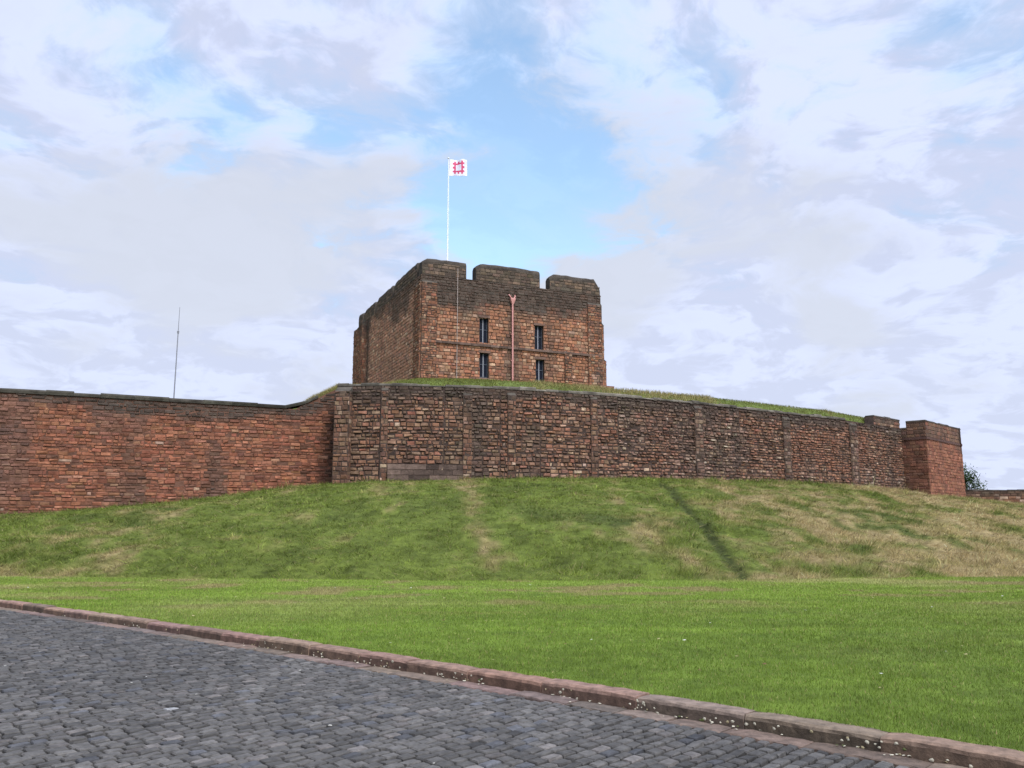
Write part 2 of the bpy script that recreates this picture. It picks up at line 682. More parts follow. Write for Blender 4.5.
def build_kerb():
    rng = np.random.default_rng(8)
    m = MB()
    g = MB()
    s = 0.1
    while s < SMAX - 2:
        l = rng.uniform(.82, 1.15)
        dz = rng.normal(0, .006)
        dt = rng.normal(0, .006)
        base = np.array([.170, .110, .076]) * (1 + rng.normal(0, .13)) * (1 + rng.normal(0, .04, 3))
        # t runs into the road, so the kerb's front is t=0 and its back t=-KW
        slab2(m, s, s + l, dt, KW, -.10, KH + dz, .030, rng, tuple(base))
        s += l
    s = 0
    while s < SMAX - 2:
        l = rng.uniform(.45, .9)
        base = np.array([.115, .082, .062]) * (1 + rng.normal(0, .16)) * (1 + rng.normal(0, .04, 3))
        slab2(g, s, s + l, GUT - .012, GUT - .016, -.10, -.002 + rng.normal(0, .003), .012, rng, tuple(base), .0025)
        s += l
    for mm, nm in ((m, 'kerb'), (g, 'gutter')):
        o = mm.build(nm, M_KERB, smooth=False)
        bm = bmesh.new()
        bm.from_mesh(o.data)
        bmesh.ops.recalc_face_normals(bm, faces=bm.faces)
        bm.to_mesh(o.data)
        bm.free()
        tag(o, kind='structure')


def slab2(m, s0, s1, tf, w, z0, z1, bev, rng, c, jit=.0022):
    """worn stone block whose front is at tf and which reaches back w metres"""
    sec = [(tf, z0), (tf, z1 - bev * 1.2), (tf - bev * .3, z1 - bev * .4), (tf - bev, z1), (tf - w + bev * .5, z1), (tf - w, z1 - bev * .4), (tf - w, z0)]
    st = np.linspace(s0 + .005, s1 - .005, 9)
    rings = []
    for k, s in enumerate(st):
        endk = .008 if k in (0, len(st) - 1) else 0
        r = []
        for (t, z) in sec:
            j = rng.normal(0, jit, 2)
            x, y = kerb_at(s, SGN * (t + j[0]))
            r.append((float(x), float(y), z + (j[1] - endk if z > z0 else 0)))
        rings.append(r)
    n0 = len(m.c)
    m.loft(rings, c)
    if tf < .1:                    # soil splashed on the front of the kerb
        for i in range(n0, len(m.c) - 2):
            if (i - n0) % 7 in (0, 1):
                m.c[i] = tuple(np.array(c) * (np.array([.50, .50, .48]) if (i - n0) % 7 == 0 else np.array([.8, .8, .8])) * rng.uniform(.8, 1.2))


# ---- lawn: from the back of the kerb to the brow above the ditch
def foot_y(x):
    x = np.asarray(x, float)
    return FOOT_Y + 2.9 * (1 - np.exp(-(x / 13.0) ** 2)) + .10 * np.sin(x * .7) + .06 * np.sin(x * 1.9 + 1)


def kerb_y(x):
    """Y of the kerb's back edge above world x"""
    bx, by = kerb_at(np.linspace(0, SMAX, 900), -SGN * (KW - .02))
    o = np.argsort(bx)
    return np.interp(x, bx[o], by[o])


def lawn_z(x, y):
    P = np.stack([x, y, np.zeros_like(x)], -1).reshape(-1, 3)
    n = (fbm(P, .22, 3, 31) - .5).reshape(x.shape)
    return KH - .012 + n * .10 * sstep(y - kerb_y(x), 0, 3)


def lawn_col(P):
    """turf colour: fresh green with drier, yellower patches towards the brow"""
    P = P * np.array([1, 1, 0])
    n = fbm(P, .35, 4, 41, (.6, 1.2, 1))
    n2 = fbm(P, 2.2, 3, 44)
    far = sstep(P[:, 1], 12, 25)
    dry = np.clip(sstep(n, .50, .74) * (.15 + .75 * far) + far * .12, 0, 1)
    c = np.array([.140, .202, .026]) * (1 - dry[:, None]) + np.array([.245, .235, .080]) * dry[:, None]
    lush = sstep(n2, .5, .75)[:, None] * .30
    c = c * (1 - lush) + np.array([.105, .160, .028]) * lush
    streak = (fbm(P, .8, 3, 49, (.25, 2.2, 1)) - .5)[:, None]
    c = c * (1 + .55 * streak) * (.74 + .36 * sstep(P[:, 1], 5, 24))[:, None]
    bare = sstep(fbm(P, 1.1, 4, 48, (.6, .9, 1)), .58, .68) * sstep(P[:, 1], 13, 20)
    return c * (1 - .7 * bare[:, None]) + np.array([.25, .18, .09]) * .7 * bare[:, None]


def build_lawn():
    xs = np.linspace(-34, 46, 240)
    rows = []
    v = np.linspace(0, 1, 70) ** 1.2
    ky, fy = kerb_y(xs), foot_y(xs)
    ky = np.minimum(ky, fy - .3)
    for t in v:
        y = ky + (fy - ky) * t
        rows.append(np.stack([xs, y, lawn_z(xs, y)], -1))
    for dy, dz in ((.25, -.05), (.6, -.22), (1.2, -.65)):
        y = fy + dy
        rows.append(np.stack([xs, y, lawn_z(xs, fy) + dz], -1))
    G = np.array(rows)
    c = lawn_col(G.reshape(-1, 3)) * .75
    tag(grid_mesh('lawn', G, M_TURF, c), kind='structure')


def blades(P, h, w, col, lean=.5, rng=RNG, nrm=None, comb=(0, 0, 0)):
    """one triangle per blade, standing at P"""
    n = len(P)
    a = rng.random(n) * 2 * pi
    side = np.stack([np.cos(a), np.sin(a), np.zeros(n)], 1) * (w / 2)[:, None]
    tip = np.stack([rng.normal(0, lean, n), rng.normal(0, lean, n), np.ones(n)], 1) + np.array(comb)
    tip = tip / np.linalg.norm(tip, axis=1)[:, None] * h[:, None]
    return np.stack([P - side, P + side, P + tip], 1), col


def build_lawn_grass():
    rng = np.random.default_rng(5)
    N = 420000
    # more blades close to the road, where they show largest
    y = 4 + (25.9 - 4) * rng.random(N * 2) ** 1.5
    x = (rng.random(N * 2) * 2 - 1) * (y * .66 + 2.5)
    ok = (y > kerb_y(x) - .02) & (y < foot_y(x) + .15)
    x, y = x[ok][:N], y[ok][:N]
    P = np.stack([x, y, lawn_z(x, y) - .005], 1)
    r = np.hypot(x, y)
    edge = np.clip(1 - (y - kerb_y(x)) / .10, 0, 1)
    h = (.026 + .020 * rng.random(len(x))) * (1 + .25 * sstep(fbm(P * [1, 1, 0], 1.6, 3, 52), .4, .7)) * (1 + .8 * edge * rng.random(len(x))) * (.9 + .012 * r)
    w = .0045 * np.clip(r / 6, .9, 4) * (.7 + .6 * rng.random(len(x)))
    c = lawn_col(P) * (1 + rng.normal(0, .24, (len(x), 1)))
    straw = rng.random(len(x)) < .05
    c[straw] = np.array([.26, .22, .09]) * (1 + rng.normal(0, .2, (straw.sum(), 1)))
    V, c = blades(P, h, w, np.clip(c, .01, .5), .55, rng)
    tag(tri_mesh('lawn_grass', V, c, M_GRASS), 'short green mown grass of the lawn beside the cobbled road', 'grass', kind='stuff')


# ---- the curtain walls' plan, surveyed
ZW = at(440, 387, 52.0).z                        # head of the main curtain wall
MAIN = []                                        # (x, y, zbase)
for px, pt, pb in ((336, 386.6, 483.5), (380, 385.6, 480.5), (444, 387, 479.3), (500, 389, 478.5), (540, 391.3, 478), (618, 396.6, 478.5),
                   (700, 404, 479.5), (740, 408.5, 480.5), (789, 414, 482), (847, 420.2, 486), (878, 425, 488.5), (903, 429, 490.5)):
    Y = (ZW - EYE) / slope(pt)
    p = at(px, (pt + pb) / 2, Y)
    MAIN.append((p.x, p.y, at(px, pb, Y).z))
LEFT = []                                        # (x, y, zbase, ztop)
for px, pt, pb, Y in ((-260, 380, 532, 42.0), (-110, 385.5, 522, 44.6), (0, 389.6, 514.5, 46.7), (90, 394.5, 509, 48.6), (175, 399.6, 502, 50.4), (240, 403, 493.5, 51.8),
                      (294, 406, 486.5, 53.0), (340, 408, 483, 54.2)):
    p = at(px, (pt + pb) / 2, Y)
    LEFT.append((p.x, p.y, at(px, pb, Y).z, at(px, pt, Y).z - .20))
TWR = [at(901, 460, 75.6), at(928, 458, 74.0), at(963, 463, 80.9)]
CREST = [(p[0], p[1] - .02, p[2]) for p in LEFT[:-1]] + [(p[0], p[1], p[2]) for p in MAIN] \
    + [(TWR[1].x, TWR[1].y, at(928, 496.5, 74).z), (TWR[2].x, TWR[2].y, at(963, 498, 80.9).z)]
for px, py, Y in ((1024, 505, 83), (1100, 512, 84), (1250, 520, 86), (1500, 524, 90)):
    p = at(px, py, Y)
    CREST.append((p.x, p.y, p.z))
CREST = np.array(CREST)
_cs = np.concatenate([[0], np.cumsum(np.hypot(*np.diff(CREST[:, :2], axis=0).T))])


def bank_surface(s, t):
    """s length along the crest, t 0 at the foot .. 1 at the crest"""
    cx, cy, cz = (np.interp(s, _cs, CREST[:, i]) for i in range(3))
    fx = cx * (.50 + .02) - .2
    fy = foot_y(fx) + 1.1
    x = fx + (cx - fx) * t
    y = fy + (cy - fy) * t
    prof = np.where(t < .08, t * .6, .048 + (t - .08) * (1 - .048) / .92)
    bulge = np.sin(np.clip(t, 0, 1) * pi) * .42
    z0 = -.55
    z = z0 + (cz - z0) * prof + bulge
    P = np.stack([x, y, np.zeros_like(x)], -1).reshape(-1, 3)
    n = (fbm(P, .30, 4, 61).reshape(x.shape) - .5) * .55 + (fbm(P, 1.2, 3, 67, (1, .6, 1)).reshape(x.shape) - .5) * .42
    env = np.clip(np.minimum(t * 6, (1 - t) * 9), 0, 1)
    z = z + n * env
    # a worn gully running down the slope
    g = gully(x, y)
    return x, y, z - .16 * g * env


GA, GB = None, None


def gully(x, y):
    d, u = seg_dist(x, y, GA, GB)
    return np.exp(-(d / (.20 + .10 * (1 - u))) ** 2) * sstep(u, -.02, .06) * sstep(u, 1.04, .9)


def seg_dist(x, y, a, b):
    dx, dy = b[0] - a[0], b[1] - a[1]
    L2 = dx * dx + dy * dy
    u = ((x - a[0]) * dx + (y - a[1]) * dy) / L2
    uc = np.clip(u, 0, 1)
    w = (fbm(np.stack([x, y, 0 * x], -1).reshape(-1, 3), .35, 2, 71).reshape(x.shape) - .5) * 1.3
    return np.hypot(x - a[0] - uc * dx, y - a[1] - uc * dy) + w * .12, u


GA = (9.5, 55.0)
GB = (7.4, 25.6)


def bank_col(P):
    """rough grass: green on the left, bleached hay-coloured swathes to the right"""
    Q = P * np.array([1, 1, 0])
    x, y = P[:, 0], P[:, 1]
    n = fbm(Q, .22, 4, 81, (1, .40, 1))
    n2 = fbm(Q, 1.1, 3, 85, (1, .45, 1))
    n4 = fbm(Q, 2.6, 2, 86, (.8, .6, 1))
    n3 = fbm(Q, .085, 3, 88)
    az = x / y
    right = sstep(az, .02, .50)
    strw = .10 + .60 * right + .10 * sstep(-az, .30, .58) + (n - .5) * (.9 + .6 * right) + (n2 - .5) * (1.0 + .7 * right) + (n4 - .5) * .9 + (n3 - .5) * .4
    # a thin worn strip beside the middle of the bank
    d, u = seg_dist(x, y, (-2.8, 52), (-.3, 25.2))
    strw = strw + .50 * np.exp(-(d / .6) ** 2)
    for ex, ey, rx, ry in ((3.0, 29.5, 1.7, 2.6), (4.6, 28.5, .8, 2.0), (13.8, 29.3, .7, 1.6), (14.4, 28.6, .5, 1.2), (-4.4, 38, .5, 12)):
        strw = strw - .55 * np.exp(-((x - ex) / rx) ** 2 - ((y - ey) / ry) ** 2)
    strw = np.clip(sstep(strw, .12, .98), 0, 1)
    g = gully(x, y)
    strw = strw * (1 - .9 * np.clip(g * 1.3, 0, 1))
    green = np.array([.150, .188, .032]) * (.38 + .62 * n2 + .45 * n4)[:, None]
    dk = sstep(fbm(Q, .16, 3, 91), .60, .74)[:, None] * .6
    green = green * (1 - dk) + np.array([.078, .098, .025]) * dk
    gg = np.clip(g * 1.3, 0, 1)[:, None] * .9
    green = green * (1 - gg) + np.array([.054, .066, .017]) * gg
    hay = np.array([.350, .265, .120])
    mid = np.array([.215, .195, .062])
    s1 = np.clip(strw * 2, 0, 1)[:, None]
    s2 = np.clip(strw * 2 - 1, 0, 1)[:, None]
    return (green * (1 - s1) + mid * s1) * (1 - s2) + hay * s2


def build_bank():
    ss = np.linspace(0, _cs[-1], 700)
    tt = np.concatenate([np.linspace(-.06, .1, 10), np.linspace(.12, 1, 130)])
    Sg, Tg = np.meshgrid(ss, tt)
    x, y, z = bank_surface(Sg, np.clip(Tg, 0, 1))
    y = np.where(Tg < 0, y + Tg * 40, y)
    rows = [np.stack([x, y, z], -1)]
    top = rows[0][-1]
    back = []
    for dy, dz in ((3, .0), (30, -.6), (95, -1.2)):
        b = top.copy()
        b[:, 1] += dy
        b[:, 0] *= 1 + dy / 90
        b[:, 2] += dz
        back.append(b)
    G = np.concatenate([rows[0], np.array(back)], 0)
    c = bank_col(G.reshape(-1, 3)) * .5
    tag(grid_mesh('grass_bank', G, M_TURF, c), kind='structure')


def build_bank_grass():
    rng = np.random.default_rng(15)
    # loose sward plus tussocks: tufts of blades that share a tone and lean the same way
    NC, K, NL = 42000, 11, 180000
    sc, tc = rng.random(NC) * (_cs[-1] - 36) + 1, rng.random(NC) ** 1.15
    s = np.concatenate([np.repeat(sc, K), rng.random(NL) * (_cs[-1] - 36) + 1])
    t = np.concatenate([np.repeat(tc, K), rng.random(NL) ** 1.15])
    N = len(s)
    x, y, z = bank_surface(s, t)
    spread = np.concatenate([np.full(NC * K, .085), np.zeros(NL)])
    ox, oy = rng.normal(0, 1, N) * spread, rng.normal(0, 1, N) * spread * 1.3
    P = np.stack([x + ox, y + oy, z - .02], 1)
    c = bank_col(np.stack([x, y, z], 1))
    Q = P * [1, 1, 0]
    lng = sstep(fbm(Q, .5, 3, 95), .35, .7)
    top = sstep(t, .965, 1.0)
    r = np.hypot(x, y)
    az = x / y
    tone = np.concatenate([np.repeat(np.clip(1 + rng.normal(0, .38, NC), .35, 2.1), K), np.ones(NL)])
    size = np.concatenate([np.repeat(np.exp(rng.normal(0, .35, NC)), K), np.full(NL, .75)])
    h = (.09 + .10 * lng * (.45 + .55 * sstep(az, -.1, .3)) + .20 * top * (.4 + .6 * rng.random(N))) * (.7 + .6 * rng.random(N)) * size
    h = h * (1 - .5 * np.clip(gully(x, y), 0, 1))
    w = .019 * np.clip(r / 32, .9, 2.0) * (.6 + .8 * rng.random(N))
    c = c * tone[:, None] * (1 + rng.normal(0, .16, (N, 1)))
    sd = (rng.random(N) < .06 + .30 * top)
    c[sd] = np.array([.29, .23, .11]) * (1 + rng.normal(0, .2, (sd.sum(), 1)))
    V, c = blades(P, h, w, np.clip(c, .01, .5), .55, rng, comb=(.2, -.15, 0))
    # blades of a tuft splay outwards
    V[:, 2, 0] += ox * 1.6
    V[:, 2, 1] += oy * 1.2
    tag(tri_mesh('bank_grass', V, c, M_GRASS), 'long rough grass, part green part bleached hay, covering the sloping bank', 'grass', kind='stuff')


# ---- mound behind the main wall: turf rampart and the level ground the keep stands on
MOUND_COLS = [(215, 54.2, 440, 440), (262, 54.4, 416, 416), (300, 54.4, 407.5, 406.5), (318, 54.2, 399, 397.5), (338, 53.9, 389.5, 388)]


def mound_rows():
    cols = []
    for px, Y, p0, p1 in MOUND_COLS:
        a, b = at(px, p0, Y + .8), at(px, p1, Y + 2.4)
        cols.append((a.x, a.y, a.z, b.x, b.y, b.z))
    crest = {400: 382.5, 420: 379.8, 470: 380.3, 540: 383.6, 618: 391.0, 700: 397.6, 740: 401.5, 789: 407, 828: 411.6, 866: 418.5, 903: 431}
    ks = sorted(crest)
    pxs = [350, 380, 400, 420, 444, 470, 500, 540, 580, 618, 660, 700, 740, 789, 828, 866, 880]
    mp = np.array([(512 + FPX * p[0] / p[1] * (cos(PITCH)), p[0], p[1]) for p in MAIN])
    for px in pxs:
        # nearest wall point on this sight line
        x = np.interp(px, [336, 380, 444, 500, 540, 618, 700, 740, 789, 847, 878, 903], [p[0] for p in MAIN])
        y = np.interp(px, [336, 380, 444, 500, 540, 618, 700, 740, 789, 847, 878, 903], [p[1] for p in MAIN])
        py = np.interp(px, ks, [crest[k] for k in ks]) if px >= 400 else 388.0
        b = at(px, py, y + 3.2)
        zf = ZW - .10 if px < 870 else ZW - .8
        cols.append((x, y + .75, zf, b.x, b.y, max(b.z, ZW - .3 if px < 870 else ZW - .9)))
    return np.array(cols)


MC = mound_rows()


def mound_surface(i, t):
    """i column position (float), t 0..1 front edge to crest"""
    k = np.arange(len(MC))
    f = [np.interp(i, k, MC[:, j]) for j in range(6)]
    e = np.sin(t * pi / 2)
    return f[0] + (f[3] - f[0]) * t, f[1] + (f[4] - f[1]) * t, f[2] + (f[5] - f[2]) * e


def build_mound():
    ii = np.linspace(0, len(MC) - 1, 140)
    tt = np.linspace(0, 1, 9)
    I, T = np.meshgrid(ii, tt)
    x, y, z = mound_surface(I, T)
    z = z + (fbm(np.stack([x, y, 0 * x], -1).reshape(-1, 3), .6, 3, 101).reshape(x.shape) - .5) * .12
    rows = [np.stack([x, y, z], -1)]
    top = rows[0][-1]
    ext = []
    for dy, zz in ((5, -.15), (12, -.5), (60, -.6)):
        b = top.copy()
        b[:, 1] += dy
        b[:, 2] += zz
        ext.append(b)
    front = rows[0][0].copy()
    front[:, 2] -= 5.0
    G = np.concatenate([front[None], rows[0], np.array(ext)], 0)
    c = np.tile(np.array([.075, .095, .022]), (G.shape[0] * G.shape[1], 1))
    tag(grid_mesh('mound', G, M_TURF, c), kind='structure')
    rng = np.random.default_rng(25)
    N = 30000
    i = rng.random(N) * (len(MC) - 1)
    t = rng.random(N) ** .8
    x, y, z = mound_surface(i, t)
    P = np.stack([x, y, z], 1)
    Q = P * [1, 1, 0]
    st = sstep(fbm(Q, .5, 3, 105), .40, .70)[:, None]
    c = np.array([.125, .135, .028]) * (1 - st) + np.array([.240, .200, .075]) * st
    c = c * (1 + rng.normal(0, .25, (N, 1)))
    h = (.12 + .16 * rng.random(N)) * (.6 + .8 * st[:, 0])
    V, c = blades(P, h, .035 * (.6 + .8 * rng.random(N)), np.clip(c, .01, .5), .5, rng)
    tag(tri_mesh('mound_grass', V, c, M_GRASS), 'fringe of yellowish green grass growing on the rampart above the curved wall', 'grass', kind='stuff')


build_ground()
build_road()
build_kerb()
build_lawn()
build_lawn_grass()
build_bank()
build_bank_grass()
build_mound()


# ================================================================== CURTAIN WALLS
def wall_core(m, pts, thick, c, extra=1.2):
    """solid body of a wall: pts (x, y, zb, zt); face on the points, thickness to the back"""
    P = [Vector((p[0], p[1])) for p in pts]
    nr = []
    for i in range(len(P)):
        a = P[max(0, i - 1)]
        b = P[min(len(P) - 1, i + 1)]
        u = (b - a).normalized()
        nr.append(Vector((-u.y, u.x)))
    rings = []
    for p, n, q in zip(P, nr, pts):
        b = p + n * thick
        rings.append([(p.x, p.y, q[2] - extra), (p.x, p.y, q[3]), (b.x, b.y, q[3]), (b.x, b.y, q[2] - extra)])
    m.loft(rings, c)
    return nr


def coping(m, pts, nr, over, thick, h, colfn, rng, seg=.9, jit=.02):
    """row of coping blocks along the wall head"""
    nr = nr[:len(pts)]
    P = np.array([(p[0], p[1], p[3]) for p in pts])
    L = np.concatenate([[0], np.cumsum(np.hypot(*np.diff(P[:, :2], axis=0).T))])
    s = 0
    while s < L[-1] - .2:
        l = min(seg * rng.uniform(.7, 1.3), L[-1] - s)
        q = []
        for ss in (s + .002, s + l - .002):
            x, y, z = (np.interp(ss, L, P[:, k]) for k in range(3))
            nx, ny = (np.interp(ss, L, [n[k] for n in nr]) for k in range(2))
            q.append((x, y, z, nx, ny))
        dz = rng.normal(0, jit)
        hh = h * rng.uniform(.85, 1.15)
        rings = []
        for x, y, z, nx, ny in q:
            f = lambda t, zz: (x + nx * t, y + ny * t, z + zz)
            rings.append([f(-over, 0.004), f(-over, hh * .6 + dz), f(-over + hh * .35, hh + dz), f(thick - .05, hh + dz), f(thick + .02, 0.004)])
        m.loft(rings, colfn())
        s += l


def pilaster(parent, a, b, zb, zt, proud, pal, seed, name='pilaster', cs=None, slopetop=True, wz=None, band=2.0):
    """flat buttress between face points a and b (2-D), standing proud of the wall"""
    rng = np.random.default_rng(seed)
    a, b = Vector(a[:2]), Vector(b[:2])
    u = (b - a).normalized()
    n = Vector((u.y, -u.x))
    a2, b2 = a + n * proud, b + n * proud
    m = MB()
    bk = .12
    A, B = a - n * bk, b - n * bk
    th = min(.35, proud * 1.2) if slopetop else 0
    rings = [[(A.x, A.y, zb - 1), (a2.x, a2.y, zb - 1), (b2.x, b2.y, zb - 1), (B.x, B.y, zb - 1)],
             [(A.x, A.y, zt - th), (a2.x, a2.y, zt - th), (b2.x, b2.y, zt - th), (B.x, B.y, zt - th)]]
    m.loft(rings, (.050, .036, .028))
    if slopetop:
        m.loft([[(a2.x, a2.y, zt - th), (b2.x, b2.y, zt - th), (b.x, b.y, zt - th), (a.x, a.y, zt - th)],
                [(a.x + n.x * .02, a.y + n.y * .02, zt), (b.x + n.x * .02, b.y + n.y * .02, zt), (b.x, b.y, zt), (a.x, a.y, zt)]], (.065, .055, .042))
    o = m.build(name, M_CORE, parent)
    C = []
    cs = cs or courses(zb - .3, zt, (.18, .32), rng)
    stone_face(C, a2, b2, zb - .3, zt - th, cs, (.25, .6), .035, (.008, .07), (), rng, .025)
    stone_face(C, a, a2, zb - .3, zt - th, cs, (.2, .5), .02, (.008, .02), (), rng, .008)
    stone_face(C, b2, b, zb - .3, zt - th, cs, (.2, .5), .02, (.008, .02), (), rng, .008)

    def cf(P):
        c = palette(len(P), pal, rng) * .80
        return weather(P, c, wz or zt, band, seed, .8)
    build_stones(C, 'stonework', cf, o)
    return o


def poly_face(C, pts, cs, rng, zcap=None, **kw):
    for p, q in zip(pts[:-1], pts[1:]):
        L = math.hypot(q[0] - p[0], q[1] - p[1])
        zb = lambda s, p=p, q=q, L=L: p[2] + (q[2] - p[2]) * s / L - .35
        zt = lambda s, p=p, q=q, L=L: p[3] + (q[3] - p[3]) * s / L - .01
        stone_face(C, p, q, zb, zt, cs, rng=rng, **kw)


def build_left_wall():
    rng = np.random.default_rng(33)
    w = empty('curtain_wall', (LEFT[3][0], LEFT[3][1], LEFT[3][2]))
    tag(w, 'long straight red sandstone wall with a dark mossy top, left of the keep', 'wall', kind='thing')
    pts = [tuple(p) for p in LEFT]
    # the head ramps up where it meets the main wall
    r1, r2 = at(300, 406.5, 53.15), at(318, 398, 53.6)
    r3 = at(336, 389.5, 54.1)
    zi = lambda X: float(np.interp(X, [p[0] for p in LEFT], [p[2] for p in LEFT]))
    pts = pts[:-1] + [(r1.x, r1.y, zi(r1.x), r1.z), (r2.x, r2.y, zi(r2.x), r2.z), (r3.x, r3.y, zi(r3.x), r3.z), (r3.x + 1.2, r3.y + .5, zi(r3.x), r3.z + .25)]
    fa, fb = Vector(pts[0][:2]), Vector(pts[-1][:2])
    for k, p in enumerate(pts):                 # one straight face
        q = fa + (fb - fa) * ((p[0] - fa.x) / (fb.x - fa.x))
        pts[k] = (q.x, q.y, p[2], p[3])
    m = MB()
    nr = wall_core(m, pts, 1.6, (.095, .048, .031))
    m.build('wall_core', M_CORE, w)
    C = []
    cs = courses(0, 12, (.13, .25), rng)
    fa, fb = Vector(pts[0][:2]), Vector(pts[-1][:2])
    FL = (fb - fa).length
    sx = [(Vector(p[:2]) - fa).dot((fb - fa) / FL) for p in pts]
    stone_face(C, fa, fb, lambda s: float(np.interp(s, sx, [p[2] for p in pts])) - .35, lambda s: float(np.interp(s, sx, [p[3] for p in pts])) - .01,
               cs, (.20, .68), .022, (.004, .065), (), rng, .030)
    top = lambda P: np.interp(P[:, 0], [p[0] for p in pts], [p[3] for p in pts])

    def cf(P):
        c = palette(len(P), RED_WALL, rng)
        c = c * np.array([.88, .85, .88])
        xe = at(332.5, 450, 54.0).x              # shadowed void in the angle against the main wall, painted dark
        void_shade = (np.exp(-((P[:, 0] - xe) / .32) ** 2) * .85)[:, None]
        c = c * (1 - void_shade) + DARK * .45 * void_shade
        grey = sstep(fbm(P, .22, 3, 121, (1.6, 1.6, .35)), .52, .66)[:, None] * .55
        c = c * (1 - grey) + np.array([.080, .054, .042]) * grey
        return weather(P, c, top(P), .85, 122, .9, 1.2)
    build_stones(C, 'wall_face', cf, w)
    m = MB()
    coping(m, pts[:9], nr, .10, 1.55, .24, lambda: tuple(np.array([.034, .029, .022]) * rng.uniform(.7, 1.5) + np.array([0, .003, 0]) * rng.random()), rng, 1.5, .012)
    m.build('coping', M_COPE, w)


build_left_wall()


def build_main_wall():
    rng = np.random.default_rng(44)
    w = empty('curtain_wall', (MAIN[5][0], MAIN[5][1], MAIN[5][2]))
    tag(w, 'curving brown stone wall with flat pilasters below the keep, grass along its top', 'wall', kind='thing')
    pts = [(p[0], p[1], p[2], ZW) for p in MAIN]
    m = MB()
    nr = wall_core(m, pts, 1.3, (.045, .031, .024))
    m.build('wall_core', M_CORE, w)
    cs = courses(1.5, 12, (.17, .29), rng)
    cs2 = courses(1.5, 12, (.15, .27), rng)
    xs = [p[0] for p in pts]

    def cf(pal_a, pal_b, sd, rk=.68):
        def f(P):
            a, b = palette(len(P), pal_a, rng), palette(len(P), pal_b, rng)
            pick = (fbm(P, .25, 3, sd) > .5)[:, None]
            c = np.where(pick, a, b)
            red = sstep(fbm(P, .28, 3, sd + 3), .56, .70)[:, None] * rk
            c = c * (1 - red) + np.array([.205, .085, .048]) * red
            gr = sstep(fbm(P, .3, 3, sd + 6), .60, .72)[:, None] * .35
            c = c * (1 - gr) + np.array([.070, .068, .042]) * gr
            return weather(P, c, ZW, 1.0, sd, .8, 1.25)
        return f
    C = []
    poly_face(C, pts[:6], cs, rng, sl=(.20, .62), gap=.05, proud=(.01, .11), irr=.04)
    build_stones(C, 'wall_face', cf(MIX_WALL, MIX_WALL, 131), w)
    C = []
    poly_face(C, pts[5:], cs2, rng, sl=(.20, .52), gap=.06, proud=(.01, .12), irr=.045)
    build_stones(C, 'wall_face', cf(GREY_WALL, MIX_WALL, 141, .40), w)
    m = MB()
    coping(m, pts[:-2], nr, .06, 1.2, .17, lambda: tuple(np.array([.090, .078, .060]) * rng.uniform(.5, 1.5)), rng, .9, .03)
    m.build('coping', M_COPE, w)
    # flat buttresses
    PX = [336, 380, 444, 500, 540, 618, 700, 740, 789, 847, 878, 903]

    def fp(px):
        return (np.interp(px, PX, [p[0] for p in pts]), np.interp(px, PX, [p[1] for p in pts]), np.interp(px, PX, [p[2] for p in pts]))
    for i, (px, wd, pr, zt) in enumerate(((344, 15, .55, ZW - .02), (384, 7, .14, ZW - .12), (467, 9, .13, ZW - .3), (511, 8, .14, ZW - .2), (593, 7, .13, ZW - .12),
                                          (698, 8, .16, ZW - .15), (786, 7, .16, ZW - .2), (853, 7, .16, ZW - .12))):
        a, b = fp(px - wd / 2), fp(px + wd / 2)
        pilaster(w, a, b, min(a[2], b[2]), zt, pr, MIX_WALL if px < 620 else GREY_WALL, 150 + i, wz=ZW, band=1.2)
    # stepped plinth courses between the first pilasters
    m = MB()
    a, b = fp(388), fp(462.5)
    A, B = Vector(a[:2]), Vector(b[:2])
    u = (B - A).normalized()
    n = Vector((u.y, -u.x))
    zb = min(a[2], b[2])
    for k in range(4):
        d = .62 - k * .15 + .0
        s = 0
        L = (B - A).length
        while s < L - .05:
            l = min(rng.uniform(.6, 1.3), L - s)
            o = A + u * (s + .008) + n * d
            m.box((o.x, o.y, zb - .35 + k * .34), (u.x * (l - .016), u.y * (l - .016), 0), (-n.x * (d + .05), -n.y * (d + .05), 0), (0, 0, .305),
                  tuple(np.array([.085, .058, .043]) * rng.uniform(.5, 1.5)))
            s += l
    m.build('plinth', M_STONE, w)
    # short raised parapet at the far end, beside the embrasure
    a, b = fp(876), fp(902)
    A, B = Vector(a[:2]), Vector(b[:2])
    zt = at(880, 418.5, (A.y + B.y) / 2).z
    ppts = [(A.x, A.y, ZW - 1.2, zt), (B.x, B.y, ZW - 1.2, zt - .05)]
    m = MB()
    nn = wall_core(m, ppts, .8, (.07, .05, .04), -.9)
    o = m.build('parapet', M_CORE, w)
    C = []
    stone_face(C, A, B, ZW, zt, courses(ZW, zt, (.24, .3), rng), rng=rng, proud=(.02, .05))
    build_stones(C, 'stonework', lambda P: weather(P, palette(len(P), MIX_WALL, rng), zt, .5, 160, .7), o)
    m = MB()
    coping(m, ppts, nn, .06, .75, .14, lambda: tuple(np.array([.06, .052, .042]) * rng.uniform(.7, 1.3)), rng)
    m.build('coping', M_COPE, o)


build_main_wall()


